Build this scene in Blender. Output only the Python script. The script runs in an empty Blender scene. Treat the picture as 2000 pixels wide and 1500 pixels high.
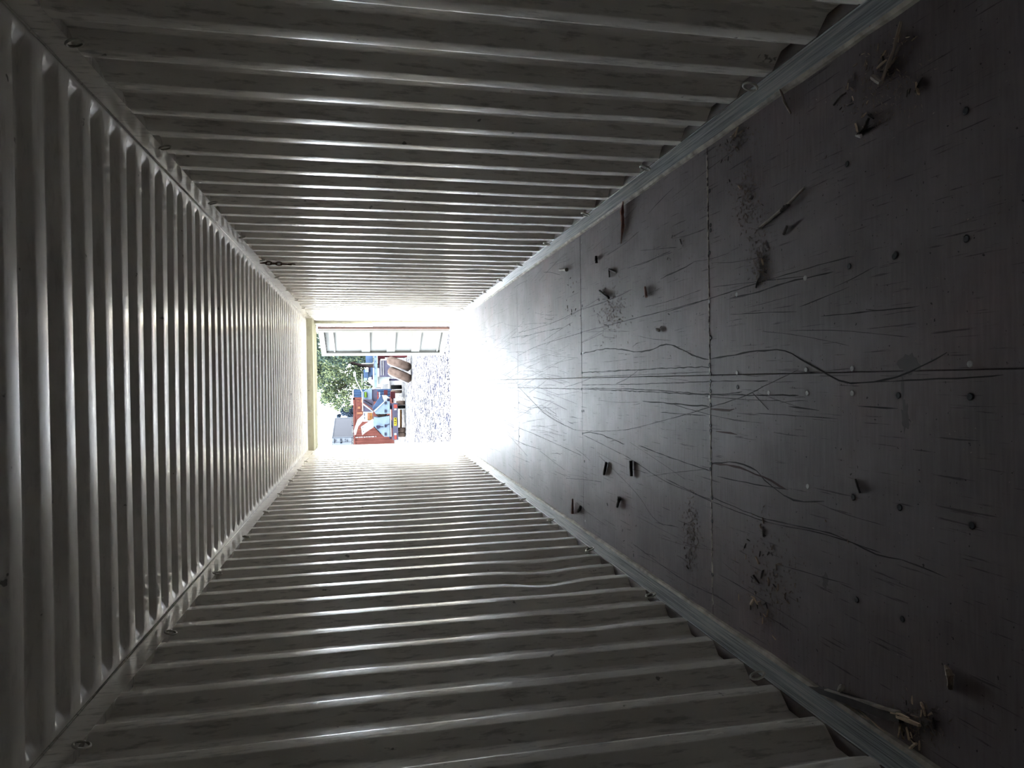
import bpy, math, random
from mathutils import Vector, Matrix
random.seed(7)
S = bpy.context.scene
C = S.collection

# ------------------------------------------------------------------ camera (phone held sideways: world up = picture left)
F_PX, PITCH, YAW, ROLL = 1355.6, 0.2044, -0.0051, -0.0152
CAM = Vector((0.0178, 0.0, 1.6298))
_fw = Vector((math.sin(YAW)*math.cos(PITCH), math.cos(YAW)*math.cos(PITCH), -math.sin(PITCH)))
_r = Vector((math.cos(YAW), -math.sin(YAW), 0)); _u = _r.cross(_fw)
R_ = _r*math.cos(ROLL) + _u*math.sin(ROLL)
U_ = -_r*math.sin(ROLL) + _u*math.cos(ROLL)
cd = bpy.data.cameras.new('camera'); cam = bpy.data.objects.new('camera', cd); C.objects.link(cam)
cd.sensor_width = 36.0; cd.lens = F_PX/2000*36.0; cd.clip_start = 0.02; cd.clip_end = 500
cx, cy, cz = -U_, R_, -_fw                       # camera local axes: picture right, picture up, backwards
cam.matrix_world = Matrix(((cx.x, cy.x, cz.x, CAM.x), (cx.y, cy.y, cz.y, CAM.y), (cx.z, cy.z, cz.z, CAM.z), (0, 0, 0, 1)))
S.camera = cam

# ------------------------------------------------------------------ sky, sun, exposure
w = bpy.data.worlds.new('sky'); S.world = w; w.use_nodes = True
bg = w.node_tree.nodes['Background']; bg.inputs[0].default_value = (0.83, 0.92, 1.0, 1); bg.inputs[1].default_value = 1.0
sd = bpy.data.lights.new('sun', 'SUN'); sd.energy = 1.3; sd.angle = math.radians(0.6); sd.color = (1.0, 0.95, 0.86)
so = bpy.data.objects.new('sun', sd); C.objects.link(so)
so.rotation_euler = Vector((2.3, -1.75, -2.25)).to_track_quat('-Z', 'Y').to_euler()
S.view_settings.view_transform = 'Standard'; S.view_settings.look = 'None'
S.view_settings.gamma = 1.0; S.view_settings.use_curve_mapping = False
S.view_settings.exposure = 5.75
S.cycles.max_bounces = 14; S.cycles.diffuse_bounces = 9; S.cycles.glossy_bounces = 6
S.cycles.sample_clamp_indirect = 12.0; S.cycles.caustics_reflective = True

# ------------------------------------------------------------------ picture <-> place
def ray(u, v): return _fw*F_PX - U_*(u-1000) - R_*(v-750)
def onz(u, v, z=0.0):
    d = ray(u, v); return CAM + d*((z-CAM.z)/d.z)
def at(u, v, Y):
    d = ray(u, v); return CAM + d*(Y/d.y)

# ------------------------------------------------------------------ materials
def mat(name, col, rough=0.5, metal=0.0, spec=0.5, var=0.0, scale=6.0, stretch=(1, 1, 1), bump=0.0, col2=None):
    m = bpy.data.materials.new(name); m.use_nodes = True
    nt = m.node_tree; b = nt.nodes['Principled BSDF']
    b.inputs['Roughness'].default_value = rough; b.inputs['Metallic'].default_value = metal
    b.inputs['Specular IOR Level'].default_value = spec
    c2 = col2 or tuple(max(0, x*(1-var)) for x in col)
    tc = nt.nodes.new('ShaderNodeTexCoord'); mp = nt.nodes.new('ShaderNodeMapping')
    mp.inputs['Scale'].default_value = stretch
    nz = nt.nodes.new('ShaderNodeTexNoise'); nz.inputs['Scale'].default_value = scale; nz.inputs['Detail'].default_value = 6
    rp = nt.nodes.new('ShaderNodeValToRGB')
    rp.color_ramp.elements[0].position = 0.35; rp.color_ramp.elements[1].position = 0.65
    rp.color_ramp.elements[0].color = (*c2, 1); rp.color_ramp.elements[1].color = (*col, 1)
    nt.links.new(tc.outputs['Object'], mp.inputs[0]); nt.links.new(mp.outputs[0], nz.inputs['Vector'])
    nt.links.new(nz.outputs['Fac'], rp.inputs[0]); nt.links.new(rp.outputs[0], b.inputs['Base Color'])
    if bump:
        bp = nt.nodes.new('ShaderNodeBump'); bp.inputs['Strength'].default_value = bump; bp.inputs['Distance'].default_value = 0.01
        nt.links.new(nz.outputs['Fac'], bp.inputs['Height']); nt.links.new(bp.outputs[0], b.inputs['Normal'])
    return m
def N(nt, t, **kw):
    n = nt.nodes.new('ShaderNode'+t)
    for k, v in kw.items(): setattr(n, k, v)
    return n
def noise(nt, vec, scale, stretch, detail=6, rough=0.55):
    mp = N(nt, 'Mapping'); mp.inputs['Scale'].default_value = stretch
    n = N(nt, 'TexNoise'); n.inputs['Scale'].default_value = scale; n.inputs['Detail'].default_value = detail; n.inputs['Roughness'].default_value = rough
    nt.links.new(vec, mp.inputs[0]); nt.links.new(mp.outputs[0], n.inputs['Vector']); return n.outputs['Fac']
def ramp(nt, fac, stops):
    r = N(nt, 'ValToRGB'); e = r.color_ramp.elements
    while len(e) < len(stops): e.new(0.5)
    for i, (p, c) in enumerate(stops):
        e[i].position = p; e[i].color = (c, c, c, 1) if not hasattr(c, '__len__') else (*c, 1)
    nt.links.new(fac, r.inputs[0]); return r.outputs[0]
def mix(nt, a, b, fac, mode='MIX'):
    m = N(nt, 'MixRGB', blend_type=mode)
    for i, x in ((1, a), (2, b)):
        if hasattr(x, 'links'): nt.links.new(x, m.inputs[i])
        else: m.inputs[i].default_value = (*x, 1)
    if hasattr(fac, 'links'): nt.links.new(fac, m.inputs[0])
    else: m.inputs[0].default_value = fac
    return m.outputs[0]

def paint_material(name, col, rough, scuff=0.35, spec=0.75):
    m = bpy.data.materials.new(name); m.use_nodes = True; nt = m.node_tree; b = nt.nodes['Principled BSDF']
    tc = N(nt, 'TexCoord').outputs['Object']
    big = ramp(nt, noise(nt, tc, 1.6, (1, 1, 1)), [(0.3, 0.86), (0.7, 1.0)])
    streak = ramp(nt, noise(nt, tc, 9, (1, 4.5, 0.9), 8, 0.65), [(0.36, 1-scuff), (0.47, 1.0)])
    spots = ramp(nt, noise(nt, tc, 14, (1, 1, 1), 3), [(0.255, 0.35), (0.285, 1.0)])
    c = mix(nt, (col), big, 1.0, 'MULTIPLY'); c = mix(nt, c, streak, 1.0, 'MULTIPLY'); c = mix(nt, c, spots, 1.0, 'MULTIPLY')
    nt.links.new(c, b.inputs['Base Color'])
    rr = ramp(nt, noise(nt, tc, 5, (1, 2, 0.6)), [(0.3, rough-0.07), (0.7, rough+0.12)])
    nt.links.new(rr, b.inputs['Roughness']); b.inputs['Specular IOR Level'].default_value = spec
    return m
M = {}
M['wall'] = paint_material('pale_grey_wall_paint', (0.77, 0.745, 0.695), 0.17)
M['roof'] = paint_material('pale_grey_roof_paint', (0.78, 0.755, 0.71), 0.15, 0.12, 1.0)
M['frame'] = paint_material('cream_frame_paint', (0.42, 0.41, 0.31), 0.5, 0.15, 0.3)
M['door'] = mat('white_door_paint', (0.055, 0.055, 0.053), 0.6, spec=0.0, var=0.08)
M['rust_gasket'] = mat('rust_red_gasket', (0.046, 0.0150, 0.0125), 0.8, var=0.4, scale=20)
M['dark_rail'] = mat('rusty_rail', (0.10, 0.075, 0.065), 0.7, var=0.4, scale=15)
M['seal'] = mat('old_beige_sealant', (0.42, 0.375, 0.31), 0.75, var=0.5, scale=14)

def kick_material():
    m = bpy.data.materials.new('scratched_kick_plate'); m.use_nodes = True; nt = m.node_tree; b = nt.nodes['Principled BSDF']
    tc = N(nt, 'TexCoord').outputs['Object']
    s = ramp(nt, noise(nt, tc, 18, (1, 0.10, 6), 8, 0.7), [(0.36, (0.13, 0.145, 0.15)), (0.5, (0.36, 0.39, 0.40)), (0.64, (0.58, 0.58, 0.55))])
    nt.links.new(s, b.inputs['Base Color']); b.inputs['Roughness'].default_value = 0.38; b.inputs['Metallic'].default_value = 0.25
    return m
M['kick'] = kick_material()

def floor_material():
    m = bpy.data.materials.new('worn_plywood'); m.use_nodes = True; nt = m.node_tree; b = nt.nodes['Principled BSDF']
    tc = N(nt, 'TexCoord').outputs['Object']
    tone = ramp(nt, noise(nt, tc, 0.9, (1, 1, 1), 4), [(0.3, (0.125, 0.102, 0.106)), (0.5, (0.165, 0.140, 0.142)), (0.72, (0.225, 0.158, 0.158))])
    grain = ramp(nt, noise(nt, tc, 9, (0.7, 9, 1), 8, 0.6), [(0.3, 0.82), (0.7, 1.08)])
    scr = ramp(nt, noise(nt, tc, 34, (2.6, 0.10, 1), 5, 0.6), [(0.335, 0.30), (0.385, 1.0)])
    wear = ramp(nt, noise(nt, tc, 2.3, (1, 0.6, 1), 6), [(0.45, 0.0), (0.7, 0.55)])
    pit = ramp(nt, noise(nt, tc, 60, (1, 1, 1), 2), [(0.27, 0.25), (0.31, 1.0)])
    c = mix(nt, tone, grain, 1.0, 'MULTIPLY'); c = mix(nt, c, (0.26, 0.235, 0.24), wear)
    c = mix(nt, c, scr, 0.8, 'MULTIPLY'); c = mix(nt, c, pit, 1.0, 'MULTIPLY')
    nt.links.new(c, b.inputs['Base Color'])
    rr = ramp(nt, noise(nt, tc, 7, (0.8, 5, 1), 6), [(0.3, 0.48), (0.7, 0.66)]); nt.links.new(rr, b.inputs['Roughness'])
    b.inputs['Specular IOR Level'].default_value = 0.2
    bp = N(nt, 'Bump'); bp.inputs['Strength'].default_value = 0.15; bp.inputs['Distance'].default_value = 0.003
    nt.links.new(grain, bp.inputs['Height']); nt.links.new(bp.outputs[0], b.inputs['Normal'])
    return m
M['ply'] = floor_material()
M['gouge'] = mat('dark_gouge', (0.022, 0.018, 0.018), 0.8, var=0.3)
M['stain'] = mat('faint_oil_stain', (0.12, 0.105, 0.10), 0.6, var=0.3)
M['gouge_fill'] = mat('reddish_stain', (0.06, 0.03, 0.028), 0.8, var=0.3)
M['screw'] = mat('zinc_screw', (0.40, 0.38, 0.36), 0.55, 0.3, var=0.3, scale=60)
M['screw_dark'] = mat('blackened_screw', (0.02, 0.02, 0.022), 0.6, 0.2)
M['ring'] = mat('painted_ring', (0.42, 0.40, 0.35), 0.35, 0.2, var=0.3, scale=30)
M['rust'] = mat('rusty_iron', (0.13, 0.055, 0.03), 0.75, 0.2, var=0.5, scale=25)
M['wood_pale'] = mat('pale_splinter', (0.62, 0.47, 0.33), 0.7, var=0.4, scale=20, stretch=(6, 1, 6))
M['wood_grey'] = mat('weathered_wood', (0.36, 0.315, 0.27), 0.7, var=0.5, scale=20)
M['bark'] = mat('dark_bark_chip', (0.045, 0.035, 0.032), 0.75, var=0.5, scale=20)
M['bark_mid'] = mat('brown_chip', (0.30, 0.23, 0.18), 0.7, var=0.5, scale=20)
M['redwood'] = mat('red_brown_bark', (0.36, 0.17, 0.135), 0.6, var=0.5, scale=20)
M['concrete'] = mat('pale_crumb', (0.45, 0.42, 0.40), 0.7, var=0.3)
# outside
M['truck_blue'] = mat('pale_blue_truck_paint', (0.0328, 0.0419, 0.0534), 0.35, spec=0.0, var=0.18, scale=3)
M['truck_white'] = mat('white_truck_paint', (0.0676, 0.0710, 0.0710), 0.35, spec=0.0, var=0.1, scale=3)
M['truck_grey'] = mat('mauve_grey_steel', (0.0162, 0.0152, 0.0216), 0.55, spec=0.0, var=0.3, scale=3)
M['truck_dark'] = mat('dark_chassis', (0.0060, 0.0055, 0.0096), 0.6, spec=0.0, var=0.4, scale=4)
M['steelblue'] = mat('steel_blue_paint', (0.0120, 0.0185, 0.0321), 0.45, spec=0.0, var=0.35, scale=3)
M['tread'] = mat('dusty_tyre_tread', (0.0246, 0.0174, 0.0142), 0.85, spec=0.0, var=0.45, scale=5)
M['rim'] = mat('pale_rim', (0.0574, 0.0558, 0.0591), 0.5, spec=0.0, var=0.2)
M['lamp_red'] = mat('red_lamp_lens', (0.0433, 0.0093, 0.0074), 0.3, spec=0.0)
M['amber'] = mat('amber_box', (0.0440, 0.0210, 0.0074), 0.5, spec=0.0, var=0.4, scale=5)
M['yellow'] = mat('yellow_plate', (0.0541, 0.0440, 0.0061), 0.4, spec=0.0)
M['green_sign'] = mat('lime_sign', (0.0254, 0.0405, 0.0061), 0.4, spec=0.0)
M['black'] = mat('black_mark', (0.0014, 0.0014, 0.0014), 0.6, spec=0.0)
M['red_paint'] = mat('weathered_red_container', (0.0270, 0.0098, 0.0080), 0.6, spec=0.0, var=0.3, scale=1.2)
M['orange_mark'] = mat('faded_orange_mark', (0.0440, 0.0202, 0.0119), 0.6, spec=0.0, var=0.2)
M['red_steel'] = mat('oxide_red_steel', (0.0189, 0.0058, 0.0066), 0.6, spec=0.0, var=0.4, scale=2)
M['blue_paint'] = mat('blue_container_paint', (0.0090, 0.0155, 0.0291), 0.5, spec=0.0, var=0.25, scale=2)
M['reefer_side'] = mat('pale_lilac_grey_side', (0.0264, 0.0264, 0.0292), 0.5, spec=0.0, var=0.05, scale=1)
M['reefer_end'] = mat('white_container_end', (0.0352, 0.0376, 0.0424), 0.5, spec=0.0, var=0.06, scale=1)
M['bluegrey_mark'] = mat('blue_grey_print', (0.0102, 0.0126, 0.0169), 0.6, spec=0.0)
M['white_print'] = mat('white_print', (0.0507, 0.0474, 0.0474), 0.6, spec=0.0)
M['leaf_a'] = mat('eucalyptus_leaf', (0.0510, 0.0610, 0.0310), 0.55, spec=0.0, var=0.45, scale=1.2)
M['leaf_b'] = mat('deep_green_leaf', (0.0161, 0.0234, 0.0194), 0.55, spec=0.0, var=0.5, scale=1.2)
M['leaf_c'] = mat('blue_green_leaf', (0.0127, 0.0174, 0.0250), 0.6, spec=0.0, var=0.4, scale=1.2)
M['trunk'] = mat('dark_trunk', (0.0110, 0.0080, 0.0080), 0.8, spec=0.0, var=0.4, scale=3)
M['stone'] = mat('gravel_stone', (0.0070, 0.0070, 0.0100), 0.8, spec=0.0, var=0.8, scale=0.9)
def gravel_material():
    m = bpy.data.materials.new('gravel'); m.use_nodes = True; nt = m.node_tree; b = nt.nodes['Principled BSDF']
    tc = N(nt, 'TexCoord').outputs['Object']
    v = N(nt, 'TexVoronoi'); v.inputs['Scale'].default_value = 9.0; nt.links.new(tc, v.inputs['Vector'])
    sep = N(nt, 'SeparateColor'); nt.links.new(v.outputs['Color'], sep.inputs[0])
    c = ramp(nt, sep.outputs[0], [(0.0, (0.004, 0.0043, 0.007)), (0.24, (0.006, 0.0065, 0.010)), (0.30, (0.026, 0.0255, 0.026)), (1.0, (0.036, 0.034, 0.031))])
    p = ramp(nt, noise(nt, tc, 0.35, (1, 1, 1), 4), [(0.35, 0.75), (0.65, 1.15)])
    c = mix(nt, c, p, 1.0, 'MULTIPLY'); nt.links.new(c, b.inputs['Base Color']); b.inputs['Roughness'].default_value = 0.95
    b.inputs['Specular IOR Level'].default_value = 0.0
    return m
M['gravel'] = gravel_material()

# ------------------------------------------------------------------ mesh helpers
class MB:
    def __init__(s): s.v = []; s.f = []
    def box(s, x0, x1, y0, y1, z0, z1):
        o = len(s.v)
        s.v += [(x, y, z) for z in (z0, z1) for y in (y0, y1) for x in (x0, x1)]
        s.f += [tuple(o+i for i in q) for q in ((0, 2, 3, 1), (4, 5, 7, 6), (0, 1, 5, 4), (2, 6, 7, 3), (0, 4, 6, 2), (1, 3, 7, 5))]
        return s
    def pix(s, u0, v0, u1, v1, Y, dep, dy=0):
        a = at(u0, v0, Y); b = at(u1, v1, Y)
        return s.box(min(a.x, b.x), max(a.x, b.x), Y+dy, Y+dy+dep, min(a.z, b.z), max(a.z, b.z))
    def prism(s, pts, dvec):
        o = len(s.v); n = len(pts); d = Vector(dvec)
        s.v += [tuple(p) for p in pts] + [tuple(Vector(p)+d) for p in pts]
        s.f += [tuple(o+i for i in range(n)), tuple(o+n+i for i in reversed(range(n)))]
        s.f += [(o+i, o+n+i, o+n+(i+1) % n, o+(i+1) % n) for i in range(n)]
        return s
    def ppoly(s, uv, Y, dep): return s.prism([at(u, v, Y) for u, v in uv], (0, dep, 0))
    def tube(s, pts, r, n=8, closed=False, radii=None):
        pts = [Vector(p) for p in pts]; o = len(s.v); k = len(pts)
        for i, p in enumerate(pts):
            if closed: t = pts[(i+1) % k]-pts[i-1]
            else: t = pts[min(i+1, k-1)]-pts[max(i-1, 0)]
            t.normalize(); a = t.cross(Vector((0.13, 0.27, 0.95)))
            if a.length < 1e-3: a = t.cross(Vector((1, 0, 0)))
            a.normalize(); b = t.cross(a); rr = radii[i] if radii else r
            for j in range(n):
                q = 2*math.pi*j/n; s.v.append(tuple(p+(a*math.cos(q)+b*math.sin(q))*rr))
        for i in range(k if closed else k-1):
            i2 = (i+1) % k
            for j in range(n): s.f.append((o+i*n+j, o+i*n+(j+1) % n, o+i2*n+(j+1) % n, o+i2*n+j))
        if not closed: s.f += [tuple(o+j for j in reversed(range(n))), tuple(o+(k-1)*n+j for j in range(n))]
        return s
    def lathe(s, prof, n, centre, axis='X'):
        # prof: (r, h) closed ring profile, revolve about axis
        o = len(s.v); k = len(prof); c = Vector(centre)
        for j in range(n):
            q = 2*math.pi*j/n; ca, sa = math.cos(q), math.sin(q)
            for r, h in prof:
                p = {'X': (h, r*ca, r*sa), 'Y': (r*ca, h, r*sa), 'Z': (r*ca, r*sa, h)}[axis]
                s.v.append(tuple(c+Vector(p)))
        for j in range(n):
            j2 = (j+1) % n
            for i in range(k): s.f.append((o+j*k+i, o+j2*k+i, o+j2*k+(i+1) % k, o+j*k+(i+1) % k))
        return s
    def data(s, name, m, smooth=False):
        me = bpy.data.meshes.new(name); me.from_pydata(s.v, [], s.f); me.materials.append(m)
        if smooth:
            for p in me.polygons: p.use_smooth = True
        me.update(); return me
    def build(s, name, m, parent=None, smooth=False, fix=True):
        me = s.data(name, m, smooth)
        if fix:
            import bmesh
            bm = bmesh.new(); bm.from_mesh(me); bmesh.ops.recalc_face_normals(bm, faces=bm.faces); bm.to_mesh(me); bm.free()
        return link(name, me, parent)
def link(name, me, parent=None):
    o = bpy.data.objects.new(name, me); C.objects.link(o); o.parent = parent
    return o
def tag(o, label, cat=None, group=None, kind=None):
    o['label'] = label
    if cat: o['category'] = cat
    if group: o['group'] = group
    if kind: o['kind'] = kind
    return o
def empty(name, loc=(0, 0, 0)):
    o = bpy.data.objects.new(name, None); C.objects.link(o); o.location = loc; o.empty_display_size = 0.2; return o
def put(mb, name, m, parent, smooth=False):
    """build with world coordinates under an Empty that has a location only"""
    L = parent.location if parent is not None else Vector()
    p = parent
    while p is not None and p.parent is not None: p = p.parent; L = L + p.location
    mb.v = [(x-L.x, y-L.y, z-L.z) for x, y, z in mb.v]
    return mb.build(name, m, parent, smooth)

# ------------------------------------------------------------------ the container: dimensions
HW, HT = 1.175, 2.682         # half width, roof height
Y0, PW = 2.6929, 0.2627       # a proud edge of the wall ribs, rib pitch
YB, YE = -0.62, 13.85         # rear end wall, doorway
YH = 12.80                    # header plate starts

def arc_profile(pts, r, n=3):
    out = []
    for i, p in enumerate(pts):
        if i in (0, len(pts)-1): out.append(p); continue
        a, b, c = Vector(pts[i-1]), Vector(p), Vector(pts[i+1])
        d1 = (a-b).normalized(); d2 = (c-b).normalized()
        p1 = b+d1*r; p2 = b+d2*r
        for k in range(n+1):
            t = k/n; q = p1*(1-t)**2 + b*2*t*(1-t) + p2*t*t; out.append((q.x, q.y))
    return out
def wall(side, name, label):
    pts = [(YB, 0.0)]; k = math.ceil((YB+0.3-Y0)/PW); d = 0.036
    while Y0+k*PW+PW < 13.22:
        e = Y0+k*PW
        pts += [(e, 0), (e+0.064, d), (e+0.126, d), (e+0.2027, 0)]; k += 1
    pts += [(13.28, 0), (YE-0.02, 0)] if side > 0 else [(13.24, 0), (13.28, 0.025), (YE-0.02, 0.025)]
    prof = arc_profile(pts, 0.0055, 3)
    zs = [0.0, 0.05, 0.1]+[0.1+(2.60-0.1)*i/26 for i in range(1, 27)]
    rnd = random.Random(3+side)
    dents = [(rnd.uniform(1, 12), rnd.uniform(0.2, 2.4), rnd.uniform(0.15, 0.4), rnd.uniform(-0.0035, 0.0035)) for _ in range(30)]
    if side < 0: dents += [(4.05, 0.62, 0.22, 0.03), (4.4, 0.55, 0.25, 0.02), (3.3, 0.6, 0.2, 0.012)]
    else: dents += [(5.2+i*0.5, 0.35+0.1*(i % 3), 0.16, 0.010*(-1)**i) for i in range(9)]
    mb = MB(); n = len(prof)
    for z in zs:
        for (y, dd) in prof:
            o = dd
            for (a, b, rr, h) in dents:
                q = ((y-a)**2+(z-b)**2)/(rr*rr)
                if q < 4: o += h*math.exp(-q*1.5)
            mb.v.append((side*(HW+max(o, -0.004)), y, z))
    for i in range(len(zs)-1):
        for j in range(n-1): mb.f.append((i*n+j, i*n+j+1, (i+1)*n+j+1, (i+1)*n+j))
    ob = mb.build(name, M['wall'], None, True, fix=False)
    if side > 0: ob.data.flip_normals()
    # outer skin keeps light out from behind
    tag(ob, label, kind='structure'); return ob
wr = wall(1, 'wall_right', 'corrugated pale grey steel wall filling the upper part of the photo')
wl = wall(-1, 'wall_left', 'corrugated pale grey steel wall filling the lower part of the photo')
wb = MB(); wb.box(-HW-0.1, HW+0.1, YB-0.06, YB, -0.1, HT+0.1)
tag(wb.build('wall_back', M['wall']), 'closed steel end wall of the container behind the viewer', kind='structure')

# roof
def roof():
    PR, R0 = 0.2070, 2.1900
    prof = [(YB, 0.0)]; k = math.ceil((YB+0.2-R0)/PR); d = 0.030
    pts = [(YB, 0.0)]
    while R0+k*PR+PR < YH-0.05:
        e = R0+k*PR
        pts += [(e, 0), (e+0.030, d), (e+0.080, d), (e+0.122, 0)]; k += 1
    pts += [(YH+0.02, 0)]
    prof = arc_profile(pts, 0.0065, 3)
    hx = [0, 0.35, 0.7, 1.07, 1.085, 1.10, 1.115, 1.13, 1.14, 1.15, 1.158, HW+0.01]; xs = [-x for x in reversed(hx[1:])]+hx
    def e(x):
        t = (1.157-abs(x))/(1.157-1.085); t = min(1, max(0, t)); return t*t*(3-2*t)
    mb = MB(); n = len(prof)
    for x in xs:
        for (y, dd) in prof:
            sag = 0.004*math.sin(y*2.1+x*1.3)*e(x)
            mb.v.append((x, y, HT+dd*e(x)+sag))
    for i in range(len(xs)-1):
        for j in range(n-1): mb.f.append((i*n+j, (i+1)*n+j, (i+1)*n+j+1, i*n+j+1))
    ob = mb.build('ceiling', M['roof'], None, True, fix=False); ob.data.flip_normals()
    tag(ob, 'corrugated pale steel roof with rounded rib ends along the left of the photo', kind='structure')
    MB()
roof()
# outer skins (seen only from outside / block daylight)
sk = MB(); sk.box(-1.24, -1.225, YB-0.06, YE, -0.15, HT+0.12).box(1.225, 1.24, YB-0.06, YE, -0.15, HT+0.12).box(-1.24, 1.24, YB-0.06, YE, HT+0.06, HT+0.12).box(-1.24, 1.24, YB-0.06, YE, -0.15, -0.06)
tag(sk.build('trim_7', M['frame']), 'outer steel shell of the container around the inner sheets', kind='structure')

def ring(parent, p, side, tilt, m, r=0.032):
    """lashing ring: a welded staple and a drooping D ring"""
    mb = MB(); c = Vector(p); pts = []
    for k in range(14):
        q = 2*math.pi*k/14
        pts.append(c+Vector((side*-0.010+side*tilt*r*math.sin(q), r*0.8*math.cos(q), r*math.sin(q)*0.9)))
    mb.tube(pts, 0.0048, 6, True)
    put(mb, 'lashing_ring', m, parent, True)
# top rails, kick plates with their lashing rings
for side, sd_ in ((1, 'right'), (-1, 'left')):
    t = empty('trim_1' if side > 0 else 'trim_2', (side*HW, 6, 2.63))
    tag(t, 'flat steel top rail between the roof and the %s corrugated wall' % ('upper' if side > 0 else 'lower'), kind='structure')
    mb = MB(); mb.box(side*(HW-0.002), side*(HW+0.06), YB, YH+0.6, 2.588, HT+0.03); put(mb, 'rail', M['wall'], t)
    mb = MB(); mb.tube([(side*(HW-0.004), YB, HT-0.002), (side*(HW-0.004), YH, HT-0.002)], 0.0045, 8); put(mb, 'weld_bead', M['wall'], t, True)
    for k in range(9):
        y = 2.46+k*1.0508+ (0.04 if side > 0 else 0)
        ring(t, (side*(HW-0.004), y+0.06, 2.570), side, -0.25, M['ring'], 0.028)
    b = empty('baseboard_right' if side > 0 else 'baseboard_left', (side*HW, 6, 0))
    tag(b, 'scuffed blue-grey steel kick plate at the foot of the %s wall' % ('upper' if side > 0 else 'lower'), kind='structure')
    mb = MB(); mb.prism([(side*(HW-0.022), YB, 0.020), (side*(HW-0.004), YB, 0.108), (side*(HW+0.004), YB, 0.110), (side*(HW+0.004), YB, 0.0), (side*(HW-0.022), YB, 0.0)], (0, YE-YB-0.25, 0))
    put(mb, 'kick_plate', M['kick'], b)
    mb = MB(); mb.prism([(side*(HW+0.0), YB, 0.116), (side*(HW+0.05), YB, 0.135), (side*(HW+0.05), YB, 0.0), (side*(HW+0.0), YB, 0.0)], (0, YE-YB-0.25, 0))
    put(mb, 'bottom_rail', M['dark_rail'], b)
    # ragged sealant bead
    mb = MB(); n = 120; rnd = random.Random(5+side); o = 0
    for i in range(n):
        y = YB+(YE-0.3-YB)*i/(n-1); wv = 0.024+rnd.uniform(-0.003, 0.003); h = 0.020+rnd.uniform(-0.002, 0.002)
        mb.v += [(side*(HW-0.015-wv), y, 0.0), (side*(HW-0.018-wv*0.75), y, h*0.7), (side*(HW-0.018), y, h)]
    for i in range(n-1):
        for j in range(2): mb.f.append((i*3+j, i*3+j+1, (i+1)*3+j+1, (i+1)*3+j))
    put(mb, 'sealant_strip', M['seal'], b)
    for k in range(9):
        y = 2.47+k*1.0508
        ring(b, (side*(HW-0.012), y, 0.150), side, 0.3, M['ring'], 0.030)

# door frame: header plate, corner posts, sill
t = empty('trim_3', (0, 13.5, 2.6)); tag(t, 'cream steel door header across the end of the roof', kind='structure')
mb = MB(); mb.box(-HW-0.05, HW+0.05, YH, YE, 2.588, HT+0.08); put(mb, 'header_plate', M['frame'], t)
mb = MB(); mb.box(-HW-0.05, HW+0.05, YH-0.035, YH, 2.600, HT+0.05); put(mb, 'header_lip', M['frame'], t)
for y in (13.25, 13.5, 13.7):
    mb = MB(); mb.box(-HW, HW, y, y+0.012, 2.580, 2.592); put(mb, 'header_seam', M['frame'], t)
for side, nm in ((1, 'trim_4'), (-1, 'trim_5')):
    so_ = -0.045 if side > 0 else 0.022; t = empty(nm, (side*HW, 13.6, 0)); tag(t, 'cream steel corner post at the %s side of the doorway' % ('upper' if side > 0 else 'lower'), kind='structure')
    mb = MB(); mb.box(side*(HW+so_), side*(HW+0.06), 13.50, YE, 0, 2.6); put(mb, 'post', M['frame'], t)
    mb = MB(); mb.box(side*(HW+so_-0.006), side*(HW+0.03), 13.32, 13.38, 0.02, 2.59); put(mb, 'post_edge', M['frame'], t)
    mb = MB(); mb.box(side*(HW+so_-0.008), side*(HW+0.03), YE-0.10, YE-0.02, 0.02, 2.59); put(mb, 'door_stop', M['frame'], t)
t = tag(MB().box(-HW-0.05, HW+0.05, YE-0.28, YE+0.06, -0.10, 0.004).build('trim_6', M['frame']), 'steel door sill at the end of the plywood floor', kind='structure')

# ------------------------------------------------------------------ floor of plywood panels
fl = empty('floor'); tag(fl, 'scratched dark plywood floor filling the right of the photo', kind='structure')
JY = [YB, 0.95, 3.113, 5.18, 7.53, 9.647, 11.932, YE-0.28]
panel_of = []
for i in range(len(JY)-1):
    for c_, (xa, xb) in enumerate(((-HW, 0.03), (0.03, HW))):
        a, b = JY[i], JY[i+1]
        off = 0.0
        g = 0.0025
        mb = MB(); dz = random.uniform(-0.0012, 0.0008)
        x0, x1, y0_, y1_ = xa+g*0.4, xb-g*0.4, a+g, b-g
        e = 0.002
        mb.v += [(x, y, z) for (z, s) in ((-0.03, 0), (dz-e, 0), (dz, e)) for (x, y) in ((x0+s, y0_+s), (x1-s, y0_+s), (x1-s, y1_-s), (x0+s, y1_-s))]
        for l in (0, 4): mb.f += [(l+k, l+(k+1) % 4, l+4+(k+1) % 4, l+4+k) for k in range(4)]
        mb.f += [(8, 9, 10, 11), (3, 2, 1, 0)]
        o = mb.build('plywood_panel', M['ply'], fl); panel_of.append((x0, x1, y0_, y1_, o))
mb = MB(); mb.box(-HW, HW, YB, YE-0.28, -0.058, -0.031); mb.build('subfloor', M['gouge'], fl)

sdm = MB(); rnd = random.Random(8); xs = [-1.1+2.2*i/160 for i in range(161)]
for x in xs: sdm.v += [(x, 3.113-0.003-rnd.random()*0.007, 0.0004), (x, 3.113+rnd.uniform(-.001, .001), 0.0014), (x, 3.113+0.003+rnd.random()*0.007, 0.0004)]
sdm.f = [(i*3+j, i*3+3+j, i*3+4+j, i*3+1+j) for i in range(160) for j in (0, 1) if rnd.random() < 0.7]
sdm.build('seam_dust', M['seal'], fl, fix=False)
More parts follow.
